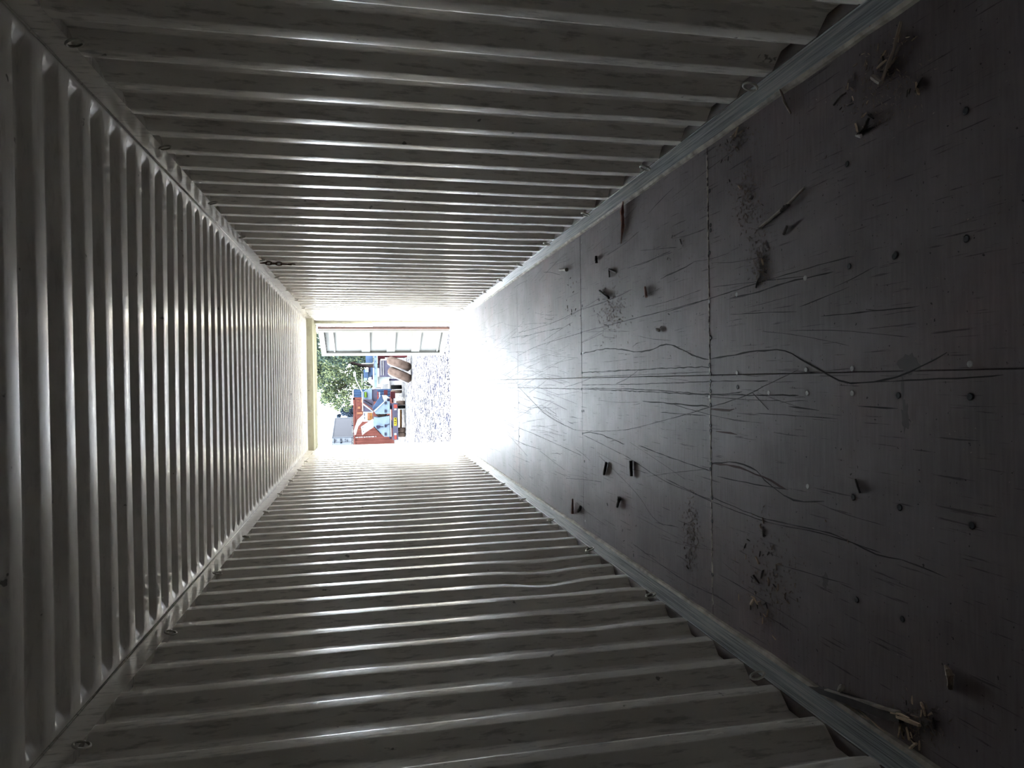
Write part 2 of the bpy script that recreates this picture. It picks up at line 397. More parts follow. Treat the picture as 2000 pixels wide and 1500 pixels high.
# screws
sm = MB(); n = 10
sm.v = [(0, 0, 0.0018)]+[(0.0085*math.cos(2*math.pi*k/n), 0.0085*math.sin(2*math.pi*k/n), 0.0022) for k in range(n)]+[(0.0105*math.cos(2*math.pi*k/n), 0.0105*math.sin(2*math.pi*k/n), 0.0) for k in range(n)]
sm.f = [(0, 1+k, 1+(k+1) % n) for k in range(n)]+[(1+k, 11+k, 11+(k+1) % n, 1+(k+1) % n) for k in range(n)]
screw_me = [sm.data('screw', M['screw']), sm.data('screw', M['screw_dark'])]
def screw(x, y, kind):
    o = link('screw', screw_me[kind], fl); o.location = (x, y, 0.0008); o.rotation_euler.z = random.uniform(0, 3)
bright = [(1440, 728), (1502, 767), (1577, 768), (1575, 722), (1665, 720), (1665, 768), (1895, 711), (1439, 575), (1573, 543), (1386, 589), (1386, 775), (1578, 950)]
dark = [(1441, 756), (1755, 772), (1895, 775), (1659, 520), (1747, 501), (1667, 971), (1758, 991), (1899, 1026), (1674, 1171), (1763, 1209), (1887, 216), (1888, 466), (1655, 320), (1749, 498), (1386, 373), (1388, 440), (1388, 450), (1386, 494),
        (1388, 660), (1386, 713), (1388, 730), (1388, 745), (1388, 764), (1388, 791), (1388, 831), (1388, 841), (1389, 906), (1388, 916), (1391, 972), (1391, 1018), (1392, 1122), (1135, 604), (1135, 650), (1135, 691), (1137, 728), (1136, 760), (1137, 803), (1138, 847)]
for u, v in bright: p = onz(u, v); screw(p.x, p.y, 0)
for u, v in dark: p = onz(u, v); screw(p.x, p.y, 1)
for y in (0.91, 5.14, 7.49, 9.61): 
    for x in (-1.05, -0.6, -0.2, 0.2, 0.6, 1.05): screw(x+random.uniform(-.03, .03), y, random.random() < 0.6)

# gouges: long marks dragged across the floor
def ribbon(mb, pts, w0, z=0.0012):
    P = []
    for i in range(len(pts)-1):
        a, b = pts[i], pts[i+1]; p0 = pts[max(0, i-1)]; p3 = pts[min(len(pts)-1, i+2)]
        k = max(2, int((b-a).length/0.05))
        for q in range(k):
            t = q/k
            P.append(0.5*((2*a)+(b-p0)*t+(2*p0-5*a+4*b-p3)*t*t+(3*a-p0-3*b+p3)*t*t*t))
    P.append(pts[-1]); o = len(mb.v)
    for i, p in enumerate(P):
        t = (P[min(i+1, len(P)-1)]-P[max(i-1, 0)]); t.z = 0; t.normalize(); nrm = Vector((-t.y, t.x, 0))
        ww = w0*random.uniform(0.35, 1.0)*(0.25 if i in (0, len(P)-1) else 1); j = nrm*random.uniform(-.3, .3)*w0
        mb.v += [tuple(p+j+nrm*ww*0.5+Vector((0, 0, 0.0002))), tuple(p+j+Vector((0, 0, z))), tuple(p+j-nrm*ww*0.5+Vector((0, 0, 0.0002)))]
    for i in range(len(P)-1):
        for q in (0, 1): mb.f.append((o+i*3+q, o+i*3+q+1, o+i*3+q+4, o+i*3+q+3))
G = [
 ([(1135, 691), (1187, 681), (1253, 687), (1301, 673), (1333, 684), (1360, 697), (1387, 702)], 9),
 ([(1387, 702), (1450, 690), (1517, 683), (1547, 692), (1597, 722), (1663, 748), (1750, 737), (1800, 715), (1850, 688)], 9),
 ([(1135, 728), (1250, 722), (1370, 717), (1388, 722)], 8), ([(1136, 736), (1250, 732), (1388, 726)], 4),
 ([(1136, 752), (1250, 750), (1388, 745), (1500, 744)], 5), ([(1136, 758), (1260, 761), (1388, 770), (1450, 765)], 6),
 ([(1010, 757), (1136, 760), (1260, 765), (1388, 771), (1560, 772)], 7),
 ([(1014, 757), (1065, 808), (1110, 834), (1137, 841), (1215, 840), (1300, 820), (1388, 795), (1450, 775), (1505, 748), (1560, 722)], 4),
 ([(1255, 784), (1320, 789), (1386, 794)], 9), ([(1290, 805), (1380, 812)], 5),
 ([(1388, 906), (1437, 903), (1477, 920), (1493, 937), (1530, 967), (1570, 980), (1610, 978)], 9),
 ([(1388, 906), (1445, 913), (1490, 932), (1535, 955)], 13), ([(1400, 930), (1470, 945), (1540, 957)], 5),
 ([(1392, 972), (1480, 1008), (1560, 1028), (1640, 1048), (1712, 1084), (1760, 1092), (1850, 1128)], 6),
 ([(1300, 935), (1392, 980), (1500, 1020), (1600, 1040), (1720, 1080)], 5),
 ([(1425, 583), (1483, 570), (1517, 557), (1573, 543), (1628, 530)], 8), ([(1300, 610), (1387, 583), (1490, 550), (1610, 515), (1670, 500)], 5),
 ([(1135, 649), (1290, 609), (1381, 585)], 5), ([(1137, 604), (1180, 590), (1235, 565)], 6), ([(1012, 650), (1075, 632), (1135, 604)], 5),
 ([(1290, 545), (1320, 530), (1355, 513)], 9), ([(1255, 515), (1310, 490)], 5),
 ([(1012, 695), (1050, 676), (1135, 650)], 5), ([(1603, 618), (1700, 608), (1797, 598)], 5), ([(1137, 846), (1165, 846), (1220, 868)], 8),
 ([(1140, 850), (1220, 890), (1300, 940), (1388, 976)], 5), ([(1250, 870), (1300, 890), (1388, 920)], 6), ([(1012, 835), (1060, 855), (1136, 890)], 4),
 ([(1650, 748), (1800, 742), (1960, 733)], 5), ([(1676, 793), (1755, 798)], 6), ([(1540, 794), (1600, 801)], 7),
 ([(900, 750), (960, 750), (1012, 748)], 6), ([(980, 740), (1012, 715), (1060, 700)], 3), ([(1388, 800), (1435, 800)], 16), ([(1398, 843), (1440, 847)], 16),
 ([(1660, 560), (1560, 600)], 4), ([(1018, 660), (1050, 650), (1100, 640)], 6),
 ([(1236, 1062), (1330, 1130), (1400, 1165), (1440, 1190)], 5), ([(1280, 1020), (1325, 1030)], 6), ([(1170, 890), (1240, 960), (1275, 1010), (1300, 1028)], 3),
]
for uv, wmm in G:
    mb = MB(); ribbon(mb, [onz(u, v) for u, v in uv], wmm*0.001)
    mb.build('gouge', M['gouge_fill' if wmm >= 13 else 'gouge'], fl, fix=False)
mb = MB(); rnd = random.Random(11)
for k in range(420):
    y = rnd.choice((rnd.uniform(1.8, 13.5), rnd.uniform(5.5, 12.5))); x = max(-1.1, min(1.1, rnd.gauss(0.05, 0.33) if rnd.random() < 0.55 else rnd.uniform(-1.1, 1.1)))
    L = rnd.uniform(0.1, 0.9)*(0.6+y/9); a = rnd.gauss(0, 0.09)
    pts = [Vector((x, y, 0)), Vector((x+math.sin(a)*L*0.5+rnd.uniform(-.01, .01), y+L*0.5, 0)), Vector((x+math.sin(a)*L, y+L, 0))]
    if pts[2].y < 13.8 and abs(pts[2].x) < 1.12: ribbon(mb, pts, rnd.uniform(0.0015, 0.0045), 0.0009)
o = mb.build('fine_scratches', M['gouge'], fl, fix=False); o['kind'] = 'stuff'
mb = MB()
def blot(mb, u, v, rx, ry, z=0.0006, n=22):
    p = onz(u, v); o = len(mb.v); mb.v.append((p.x, p.y, z))
    for k in range(n):
        q = 2*math.pi*k/n; rr = random.uniform(0.55, 1.1); mb.v.append((p.x+rx*rr*math.cos(q), p.y+ry*rr*math.sin(q), z*0.4))
    mb.f += [(o, o+1+k, o+1+(k+1) % n) for k in range(n)]
for (u, v, rx, ry) in ((1775, 712, 0.035, 0.05), (1768, 815, 0.055, 0.018), (1763, 760, 0.05, 0.008), (1612, 1135, 0.035, 0.018)):
    mb = MB(); blot(mb, u, v, rx, ry); mb.build('stain', M['stain'], fl)

# ------------------------------------------------------------------ debris lying on the floor
def stick(name, pts, r, m, label, cat, radii=None, flat=1.0, n=7, group=None):
    """irregular tapering stick along floor points [(u, v, lift)]"""
    P = [onz(u, v, h) for u, v, h in pts]; base = Vector((P[0].x, P[0].y, 0.0)); Q = []; RR = []
    for i in range(len(P)-1):
        k = 5
        for q in range(k):
            t = q/k; p = P[i].lerp(P[i+1], t); Q.append(p+Vector((random.uniform(-1, 1), random.uniform(-1, 1), 0))*r*0.18)
            ra = (radii[i]*(1-t)+radii[i+1]*t) if radii else r; RR.append(ra*random.uniform(0.82, 1.12))
    Q.append(P[-1]); RR.append((radii[-1] if radii else r*0.8))
    mb = MB(); mb.tube([q-base for q in Q], r, n, radii=RR)
    ob = mb.build(name, m); ob.location = base
    lo = min(v[2] for v in mb.v); ob.location.z = 0.001-lo
    return tag(ob, label, cat, group)
stick('stick', [(1484, 444, .01), (1530, 405, .011), (1571, 366, .012)], 0.0062, M['wood_grey'], 'long straight bare grey stick lying alone in the upper half of the floor', 'stick')
stick('stick', [(1722, 160, .006), (1745, 100, .02), (1760, 42, .02)], 0.0055, M['bark_mid'], 'thin brown stick leaning over the dust pile near the top right', 'stick')
stick('wood_chunk', [(1706, 150, .008), (1722, 162, .008)], 0.0095, M['wood_grey'], 'stubby square wood chunk at the foot of the thin brown stick', 'wood chunk')
stick('stick', [(1674, 264, .008), (1688, 250, .008), (1697, 230, .01)], 0.0055, M['bark'], 'short dark twig with a pale broken tip below the dust pile', 'twig')
stick('concrete_crumb', [(1674, 264, .006), (1683, 266, .006)], 0.0065, M['concrete'], 'small pale crumb at the tip of the short dark twig', 'crumb')
stick('twig', [(1523, 172, .02), (1532, 200, .008), (1544, 221, .006)], 0.0048, M['bark_mid'], 'thin forked twig beside the upper kick plate', 'twig')
stick('twig', [(1628, 205, .005), (1640, 190, .007), (1652, 181, .005)], 0.004, M['bark'], 'crooked dark twig left of the dust pile near the top right', 'twig')
stick('twig', [(1728, 140, .006), (1740, 125, .008), (1752, 112, .006)], 0.005, M['bark_mid'], 'short brown twig crossing the dust pile near the top right', 'twig')
stick('bark_strip', [(1217, 393, .02), (1215, 415, .014), (1217, 440, .012), (1213, 476, .004)], 0.010, M['redwood'], 'pointed red-brown bark strip leaning off the upper kick plate', 'bark', radii=[0.004, 0.013, 0.012, 0.002])
stick('bark_strip', [(1526, 412, .006), (1533, 404, .01), (1542, 400, .006)], 0.0075, M['bark'], 'curled dark bark scrap under the long bare grey stick', 'bark')
stick('bark_chip', [(1531, 458, .005), (1538, 441, .005)], 0.0055, M['bark'], 'slim black chip right of the lower end of the long bare grey stick', 'bark')
stick('bark_chip', [(1234, 900, .006), (1235, 930, .006)], 0.012, M['bark'], 'large black bark flake standing alone in the lower half of the floor', 'bark', radii=[0.012, 0.009])
stick('bark_chip', [(1212, 972, .006), (1207, 990, .006)], 0.012, M['bark'], 'black bark flake below the large lone one', 'bark', radii=[0.013, 0.008])
stick('bark_chip', [(1120, 975, .005), (1120, 1003, .005)], 0.011, M['redwood'], 'long reddish bark sliver near the lower kick plate', 'bark', radii=[0.006, 0.013])
stick('bark_chip', [(1136, 990, .005), (1131, 999, .005)], 0.012, M['bark'], 'short black chip right of the long reddish sliver', 'bark')
stick('bark_chip', [(1186, 904, .005), (1181, 927, .005)], 0.010, M['bark'], 'dark splinter up and left of the large lone bark flake', 'bark')
stick('bark_chip', [(1173, 568, .005), (1191, 582, .005)], 0.010, M['bark'], 'slanted dark twig above the flake cluster in mid floor', 'twig')
stick('bark_chip', [(1264, 580, .005), (1261, 560, .005)], 0.008, M['redwood'], 'straight reddish sliver lying alone right of the flake cluster in mid floor', 'bark')
stick('bark_chip', [(1167, 513, .005), (1166, 500, .005)], 0.011, M['bark'], 'upright dark chip in mid floor near the upper kick plate', 'bark')
stick('bark_chip', [(1191, 541, .005), (1190, 526, .006), (1204, 533, .004)], 0.006, M['bark'], 'small bent L-shaped twig in mid floor', 'twig')
stick('stone', [(1094, 527, .01), (1108, 527, .012)], 0.016, M['wood_grey'], 'small grey lump with a dark shadow in mid floor near the upper kick plate', 'stone', radii=[0.009, 0.016])
stick('stone', [(1284, 643, .006), (1289, 646, .006)], 0.009, M['concrete'], 'small pale pebble in the middle of the floor', 'stone')
stick('bark_strip', [(1848, 1300, .006), (1856, 1318, .014), (1857, 1345, .006)], 0.009, M['bark_mid'], 'folded brown leaf-like scrap near the lower right of the floor', 'bark', radii=[0.004, 0.012, 0.007])
stick('wood_chunk', [(1640, 1349, .008), (1648, 1340, .010)], 0.0095, M['wood_grey'], 'square wood nub beside the start of the split batten', 'wood chunk')
stick('twig', [(1671, 936, .004), (1675, 950, .005), (1680, 963, .004)], 0.0035, M['bark'], 'thin dark twig lying alone right of the curved gouges', 'twig')
stick('bark_chip', [(1500, 800, .003), (1470, 768, .003)], 0.0012, M['bark'], 'hair-thin dark fibre crossing the middle of the floor', 'fibre')

# split batten broken away from the lower kick plate
bt = empty('split_batten', onz(1570, 1338)); tag(bt, 'long dark split batten broken away beside the lower kick plate', 'batten')
def strip(uvs, wd, th, z0):
    mb = MB(); P = [onz(u, v, 0) for u, v in uvs]; n = len(P)
    for i, p in enumerate(P):
        t = P[min(i+1, n-1)]-P[max(i-1, 0)]; t.z = 0; t.normalize(); nr = Vector((-t.y, t.x, 0)); w_ = wd[i]
        zz = z0[i]
        for a, h in ((-0.5, 0), (0.5, 0), (0.42, th), (-0.42, th)): q = p+nr*a*w_; mb.v.append((q.x, q.y, zz+h))
    for i in range(n-1):
        for j in range(4): mb.f.append((i*4+j, i*4+(j+1) % 4, i*4+4+(j+1) % 4, i*4+4+j))
    mb.f += [(3, 2, 1, 0), tuple((n-1)*4+j for j in range(4))]
    return mb
put(strip([(1572, 1338), (1620, 1352), (1680, 1372), (1730, 1393), (1765, 1403)], [0.008, 0.028, 0.036, 0.034, 0.028], 0.018, [0.001]*5), 'batten', M['bark'], bt)
put(strip([(1620, 1346), (1680, 1364), (1730, 1382), (1760, 1390)], [0.005, 0.005, 0.006, 0.006], 0.021, [0.001]*4), 'split_edge', M['wood_grey'], bt)
put(strip([(1760, 1398), (1785, 1408), (1803, 1416)], [0.010, 0.012, 0.009], 0.008, [0.012, 0.011, 0.008]), 'broken_tip', M['wood_pale'], bt)
put(strip([(1750, 1390), (1768, 1394), (1782, 1402)], [0.008, 0.006, 0.003], 0.006, [0.016, 0.013, 0.010]), 'broken_tip', M['wood_pale'], bt)
stick('splinter', [(1675, 1386, .01), (1720, 1425, .008), (1760, 1460, .012), (1808, 1494, .006)], 0.004, M['wood_pale'], 'longest pale splinter along the lower kick plate under the split batten', 'splinter', radii=[0.0015, 0.003, 0.005, 0.002])
stick('splinter', [(1650, 1388, .015), (1672, 1396, .012), (1694, 1405, .008)], 0.003, M['wood_pale'], 'short pale splinter lying against the kick plate under the split batten', 'splinter')
stick('splinter', [(1798, 1372, .006), (1803, 1385, .012), (1806, 1398, .006)], 0.0042, M['wood_pale'], 'pale pointed splinter standing out right of the broken batten end', 'splinter')
stick('splinter', [(1757, 1418, .01), (1754, 1440, .004)], 0.0028, M['wood_pale'], 'thin pale splinter below the broken batten tip', 'splinter')
stick('splinter', [(1776, 1462, .006), (1790, 1452, .006)], 0.0045, M['wood_pale'], 'short flat pale splinter near the bottom of the kick plate', 'splinter')
stick('splinter', [(1700, 52, .006), (1730, 22, .016), (1765, -6, .012)], 0.005, M['wood_pale'], 'pale splinter along the upper kick plate at the top edge of the photo', 'splinter')
stick('splinter', [(1735, 32, .006), (1752, 20, .006)], 0.006, M['wood_pale'], 'short pale flake beside the splinter at the top edge', 'splinter')
stick('stone', [(1699, 46, .008), (1706, 50, .008)], 0.010, M['redwood'], 'reddish pebble at the end of the top edge splinter', 'stone')
stick('fibre', [(1655, 1, .006), (1668, 4, .006)], 0.005, M['concrete'], 'pale fleck on the floor at the top edge', 'fleck')

# chips: individually placed small pieces, in clusters
chip_me = []
for k in range(7):
    mb = MB(); L, W_, T = random.uniform(.7, 1.3), random.uniform(.16, .4), random.uniform(.10, .25); r_ = random.uniform
    base = [(-L/2, -W_*r_(.2, .5)), (0, -W_*r_(.4, .6)), (L/2, -W_*r_(.05, .4)), (L/2*r_(.8, 1.1), W_*r_(.1, .4)), (0, W_*r_(.3, .6)), (-L/2*r_(.8, 1), W_*r_(.1, .5))]
    mb.v = [(x, y, 0) for x, y in base]+[(x*.85, y*.7, T*r_(.6, 1.2)) for x, y in base]
    mb.f = [(5, 4, 3, 2, 1, 0), (6, 7, 8, 9, 10, 11)]+[(i, (i+1) % 6, 6+(i+1) % 6, 6+i) for i in range(6)]
    chip_me.append([mb.data('wood_chip', M[m]) for m in ('bark', 'bark_mid', 'wood_pale')])
def chips(n, us, size, wts, label, group, cat='wood chip', name='wood_chip'):
    for k in range(n):
        (u0, v0, u1, v1) = random.choice(us); t = random.random(); s = random.gauss(0, 1)
        u = u0+(u1-u0)*t+s*13; v = v0+(v1-v0)*t+random.gauss(0, 1)*13
        p = onz(u, v)
        if abs(p.x) > HW-0.06: p.x = math.copysign(HW-0.06-random.random()*.02, p.x)
        mi = random.choices((0, 1, 2), wts)[0]
        o = link(name, random.choice(chip_me)[mi]); sz = size*math.exp(random.gauss(0, .4))
        o.location = (p.x, p.y, 0.0009); o.scale = (sz, sz*random.uniform(.45, 1.0), sz*.8); o.rotation_euler.z = random.uniform(0, 6.28)
        tag(o, ('dark ', 'brown ', 'pale ')[mi]+label, cat, group+(', dark', ', brown', ', pale')[mi])
chips(20, [(1445, 335, 1470, 420), (1455, 370, 1470, 420)], 0.015, (5, 4, 1), 'chip in the trail between the panel seam and the long bare grey stick', 'chips in the trail left of the long stick')
chips(16, [(1478, 475, 1495, 545), (1485, 500, 1495, 540)], 0.016, (6, 3, 1), 'chip in the trail below the lower end of the long bare grey stick', 'chips below the long stick')
chips(72, [(1462, 1060, 1480, 1180), (1490, 1030, 1530, 1160), (1475, 1150, 1500, 1240), (1500, 1130, 1540, 1170)], 0.019, (5, 4, 4), 'wood chip in the big scatter near the lower kick plate', 'chips in the lower scatter')
chips(52, [(1650, 150, 1700, 240), (1690, 120, 1780, 170), (1720, 100, 1790, 60)], 0.018, (4, 4, 5), 'chip in the dust pile near the top right', 'chips in the top right dust pile')
chips(20, [(1108, 600, 1125, 545), (1105, 620, 1112, 600)], 0.014, (8, 1, 0), 'flake in the narrow trail across mid floor', 'flakes in the mid floor trail')
chips(22, [(1183, 590, 1205, 620), (1185, 640, 1195, 600)], 0.015, (8, 2, 0), 'flake in the round cluster in mid floor', 'flakes in the mid floor cluster')
chips(14, [(1345, 1005, 1352, 1040), (1338, 1080, 1360, 1095)], 0.013, (7, 3, 0), 'chip in the thin vertical trail right of the lower bark flakes', 'chips in the lower thin trail')
chips(8, [(1230, 1045, 1245, 1070), (1200, 1000, 1215, 1060)], 0.014, (8, 2, 0), 'chip near the lower kick plate left of the panel seam', 'chips left of the seam below')
chips(10, [(1320, 460, 1345, 480), (1310, 490, 1325, 500)], 0.014, (7, 3, 0), 'chip in the small patch left of the panel seam above the middle', 'chips left of the seam above')
chips(22, [(1400, 262, 1450, 230), (1425, 300, 1440, 285)], 0.017, (4, 5, 1), 'chip in the drift against the upper kick plate', 'chips along the upper kick plate')
chips(22, [(1770, 1385, 1840, 1425), (1770, 1440, 1790, 1460)], 0.024, (3, 3, 6), 'chip among the splinters at the broken batten end', 'chips at the batten end')
chips(12, [(1560, 1240, 1620, 1290), (1640, 1130, 1700, 1230), (1550, 330, 1650, 300), (1570, 240, 1580, 330), (1600, 1000, 1760, 1200)], 0.011, (5, 4, 2), 'stray chip lying apart on the near floor', 'stray chips on the near floor')
chips(10, [(1230, 560, 1330, 640), (1250, 880, 1370, 1000), (1150, 620, 1330, 760)], 0.012, (8, 2, 0), 'stray chip lying apart in mid floor', 'stray chips in mid floor')
mb = MB(); rnd = random.Random(21)
for k in range(3200):
    (u, v, su, sv) = rnd.choice(((1500, 1140, 28, 70), (1720, 170, 45, 45), (1462, 390, 14, 40), (1488, 510, 10, 30), (1430, 262, 20, 18), (1350, 1050, 8, 40), (1780, 1420, 40, 25), (1195, 605, 12, 25), (1600, 700, 300, 450), (1400, 700, 200, 330)))
    p = onz(rnd.gauss(u, su), rnd.gauss(v, sv)) 
    if abs(p.x) > 1.1 or p.y < 0.3 or p.y > 13.5: continue
    L = rnd.uniform(0.002, 0.010 if su < 60 else 0.004); a = rnd.uniform(0, 6.3); c_, s_ = math.cos(a)*L, math.sin(a)*L; o = len(mb.v)
    mb.v += [(p.x-c_, p.y-s_, .0006), (p.x+s_*.22, p.y-c_*.22, .0006), (p.x+c_, p.y+s_, .0006), (p.x, p.y, .0028)]
    mb.f += [(o, o+1, o+3), (o+1, o+2, o+3), (o+2, o, o+3)]
tag(mb.build('sawdust', M['bark_mid']), 'fine brown sawdust and grit strewn over the plywood floor', 'sawdust', kind='stuff')

# rusty chain hooked in a top lashing ring
ch = empty('chain', (HW-0.02, 6.9, 2.55)); tag(ch, 'short rusty chain hanging from a lashing ring on the upper wall', 'chain')
for k in range(5):
    c = Vector((HW-0.02, 6.86+0.01*k, 2.575-0.045*k)); pts = []
    for q in range(12):
        a = 2*math.pi*q/12; d1 = 0.016*math.cos(a); d2 = 0.030*math.sin(a)
        pts.append(c+(Vector((0, d1, d2)) if k % 2 == 0 else Vector((-d1, 0, d2))))
    mb = MB(); mb.tube(pts, 0.0055, 6, True); put(mb, 'chain_link', M['rust'], ch, True)
mb = MB(); mb.tube([Vector((HW-0.02, 6.91+0.03*math.cos(a*0.6), 2.33+0.035*math.sin(a*0.6))) for a in range(0, 9)], 0.006, 6); put(mb, 'hook', M['rust'], ch, True)

# ------------------------------------------------------------------ right-hand door leaf, swung open
d1 = empty('door_1', (HW-0.075, YE+0.05, 0)); tag(d1, 'open white steel door leaf seen at an angle beyond the doorway', kind='structure')
def dbox(s0, s1, t0, t1, z0, z1, name, m):
    mb = MB(); mb.box(s0, s1, t0, t1, z0, z1); return mb.build(name, m, d1)
DW, DZ0, DZ1 = 1.12, 0.03, 2.56
dbox(0, DW, 0.0, 0.008, DZ0, DZ1, 'door_skin', M['door'])
dbox(0, 0.10, 0.008, 0.06, DZ0, DZ1, 'hinge_stile', M['door']); dbox(DW-0.12, DW, 0.008, 0.06, DZ0, DZ1, 'leading_stile', M['door'])
dbox(0.10, DW-0.12, 0.008, 0.06, DZ0, DZ0+0.10, 'bottom_frame', M['door']); dbox(0.10, DW-0.12, 0.008, 0.06, DZ1-0.10, DZ1, 'top_frame', M['door'])
for z in (0.17, 0.56, 1.07, 1.58, 2.28):
    dbox(0.10, DW-0.12, 0.008, 0.034, z, z+(0.17 if 0.3 < z < 2 else 0.03), 'door_rib', M['door'])
dbox(-0.035, 0.0, 0.0, 0.055, DZ0-0.01, DZ1+0.01, 'gasket', M['rust_gasket'])
for z in (0.3, 0.95, 1.6, 2.25):
    mb = MB(); mb.tube([(-0.03, -0.03, z-0.06), (-0.03, -0.03, z+0.06)], 0.018, 10); mb.build('hinge', M['door'], d1)
for s in (DW-0.36, DW-0.22):
    mb = MB(); mb.tube([(s, -0.03, DZ0-0.05), (s, -0.03, DZ1+0.05)], 0.017, 10); mb.build('locking_bar', M['door'], d1)
mb = MB()
for z in (0.12, 2.44):
    for i in range(6): mb.box(0.3+i*0.12, 0.312+i*0.12, 0.0605 if False else 0.008, 0.012, z, z+0.012)
mb.build('rivets', M['black'], d1)
ang = math.radians(114.5)            # +X axis of the leaf turned so that it runs outward and inward
d1.rotation_euler.z = ang
# ------------------------------------------------------------------ the yard
GZ = -0.40
g = MB(); g.box(-90, 90, YE+0.3, 260, GZ-0.3, GZ); tag(g.build('ground', M['gravel']), 'sunlit pale gravel yard beyond the doorway', kind='structure')
mb = MB(); rnd = random.Random(4)
for k in range(7000):
    y = 16+rnd.random()**1.3*16; x = rnd.uniform(-0.16, 0.16)*y; s = rnd.uniform(0.010, 0.026); o = len(mb.v)
    mb.v += [(x+s*math.cos(a)*rnd.uniform(.7, 1.2), y+s*math.sin(a)*rnd.uniform(.7, 1.2), GZ) for a in (0, 1.5, 3.1, 4.6)]+[(x, y, GZ+s*rnd.uniform(.5, .9))]
    mb.f += [(o, o+1, o+4), (o+1, o+2, o+4), (o+2, o+3, o+4), (o+3, o, o+4)]
tag(mb.build('gravel_stones', M['stone']), 'loose gravel stones scattered over the yard', 'gravel', kind='stuff')
def P(name, m, parent, *boxes, Y, dep, smooth=False):
    mb = MB()
    for b in boxes: mb.pix(*b, Y, dep)
    return put(mb, name, m, parent)
def PP(name, m, parent, uv, Y, dep):
    mb = MB(); mb.ppoly(uv, Y, dep); return put(mb, name, m, parent)
def PT(name, m, parent, uv, Y, rpx):
    mb = MB(); mb.tube([at(u, v, Y) for u, v in uv], rpx*Y/F_PX, 8); return put(mb, name, m, parent, True)
def wheel(parent, u0, u1, v0, v1, Y, axis='X', treadm='tread'):
    a, b = at(u0, v0, Y), at(u1, v1, Y); R = abs(a.z-b.z)/2; W_ = abs(a.x-b.x); c = (a+b)/2
    c = Vector((c.x, Y+R, GZ+R)) 
    mb = MB(); h = W_/2
    mb.lathe([(R*.55, -h*.8), (R*.88, -h), (R*.98, -h*.8), (R, 0), (R*.98, h*.8), (R*.88, h), (R*.55, h*.8)], 28, c)
    t = put(mb, 'tyre', M[treadm], parent, True)
    mb = MB(); mb.lathe([(0.02, -h*.55), (R*.5, -h*.5), (R*.57, -h*.82), (R*.57, h*.82), (R*.5, h*.5), (0.02, h*.55)], 20, c); put(mb, 'rim', M['rim'], parent, True)

# tow truck, rear towards us
YT = 39.0
tk = empty('tow_truck', (at(780, 823, YT).x, YT, GZ)); tag(tk, 'pale blue recovery truck seen from behind with yellow rear plate', 'truck')
P('rear_bumper', M['truck_grey'], tk, (766, 787.5, 778, 859), Y=YT, dep=0.25)
P('bumper_strip', M['truck_white'], tk, (762, 800, 764.5, 853), Y=YT-0.05, dep=0.3)
P('tail_lamp', M['lamp_red'], tk, (769, 790, 776, 797), Y=YT-0.04, dep=0.06); P('tail_lamp', M['lamp_red'], tk, (770, 850, 775, 858), Y=YT-0.04, dep=0.06)
P('reverse_lamp', M['truck_white'], tk, (770, 798, 774.5, 801), Y=YT-0.04, dep=0.06); P('reverse_lamp', M['truck_white'], tk, (770, 846, 774.5, 849.6), Y=YT-0.04, dep=0.06)
np_ = P('number_plate', M['yellow'], tk, (769, 815.8, 775, 831.5), Y=YT-0.05, dep=0.03)
mk = [(770.5, 817, 773.5, 817.7), (770.5, 818.6, 773.5, 819.3), (771.5, 817.7, 772.3, 818.6), (770.4, 822, 773.2, 822.6), (770.4, 823.2, 771.6, 824.6), (772.2, 823.2, 773.2, 824.6)]
mb = MB()
for b in mk: mb.pix(*b, YT-0.062, 0.01)
mb.ppoly([(770.3, 827.4), (771.6, 826.4), (771.6, 828.4)], YT-0.062, 0.01); mb.pix(771.4, 827, 772.8, 827.8, YT-0.062, 0.01)
put(mb, 'plate_characters', M['black'], np_)
P('chassis_rail', M['truck_dark'], tk, (763, 795, 772, 799), Y=YT+0.3, dep=7.5); P('chassis_rail', M['truck_dark'], tk, (763, 832, 772, 836), Y=YT+0.3, dep=7.5)
P('mudguard', M['truck_dark'], tk, (757, 779, 762, 801), Y=YT+0.2, dep=2.4); P('mudguard', M['truck_dark'], tk, (761, 838, 765, 857), Y=YT+0.2, dep=2.4)
for (va, vb) in ((783, 791), (792, 798), (836, 844), (845, 853.5)):
    wheel(tk, 775, 793, va, vb, YT+0.35, treadm='tread' if va > 800 else 'black' if va > 790 else 'tread')
PT('axle', M['amber'], tk, [(783, 838), (783, 800)], YT+0.95, 2.0)
P('body_panel', M['truck_blue'], tk, (752, 784, 761.5, 808), Y=YT+0.02, dep=1.2)
PP('body_panel', M['truck_blue'], tk, [(752.3, 783.5), (752.3, 808.5), (734, 808.5), (730.5, 803.5)], YT+0.02, 1.2)
PP('body_panel', M['truck_blue'], tk, [(731, 815), (740, 815.8), (761, 812), (761.5, 853), (750.5, 853), (729.5, 833), (729, 823)], YT+0.02, 1.2)
PP('panel_edge', M['truck_white'], tk, [(751, 783.5), (752.6, 783.5), (732, 804), (730.2, 803.2)], YT-0.03, 0.2)
PP('panel_edge', M['black'], tk, [(729.3, 833), (730.5, 833), (744.3, 847.6), (743.6, 848.4)], YT-0.03, 0.1)
for (a, b) in ((784, 790), (800, 806), (845, 851)):
    P('lamp_cluster', M['truck_dark'], tk, (751.2, a, 752.8, b), (753.9, a, 754.8, b), Y=YT-0.03, dep=0.05)
a = at(745, 804, YT+0.7); mb = MB(); mb.lathe([(0.16, -0.1), (0.30, -0.13), (0.34, 0), (0.30, 0.13), (0.16, 0.1)], 28, a, 'Y'); put(mb, 'spare_tyre', M['tread'], tk, True)
mb = MB(); mb.lathe([(0.02, -0.06), (0.17, -0.08), (0.17, 0.08), (0.02, 0.06)], 22, a, 'Y'); put(mb, 'spare_rim', M['rim'], tk, True)
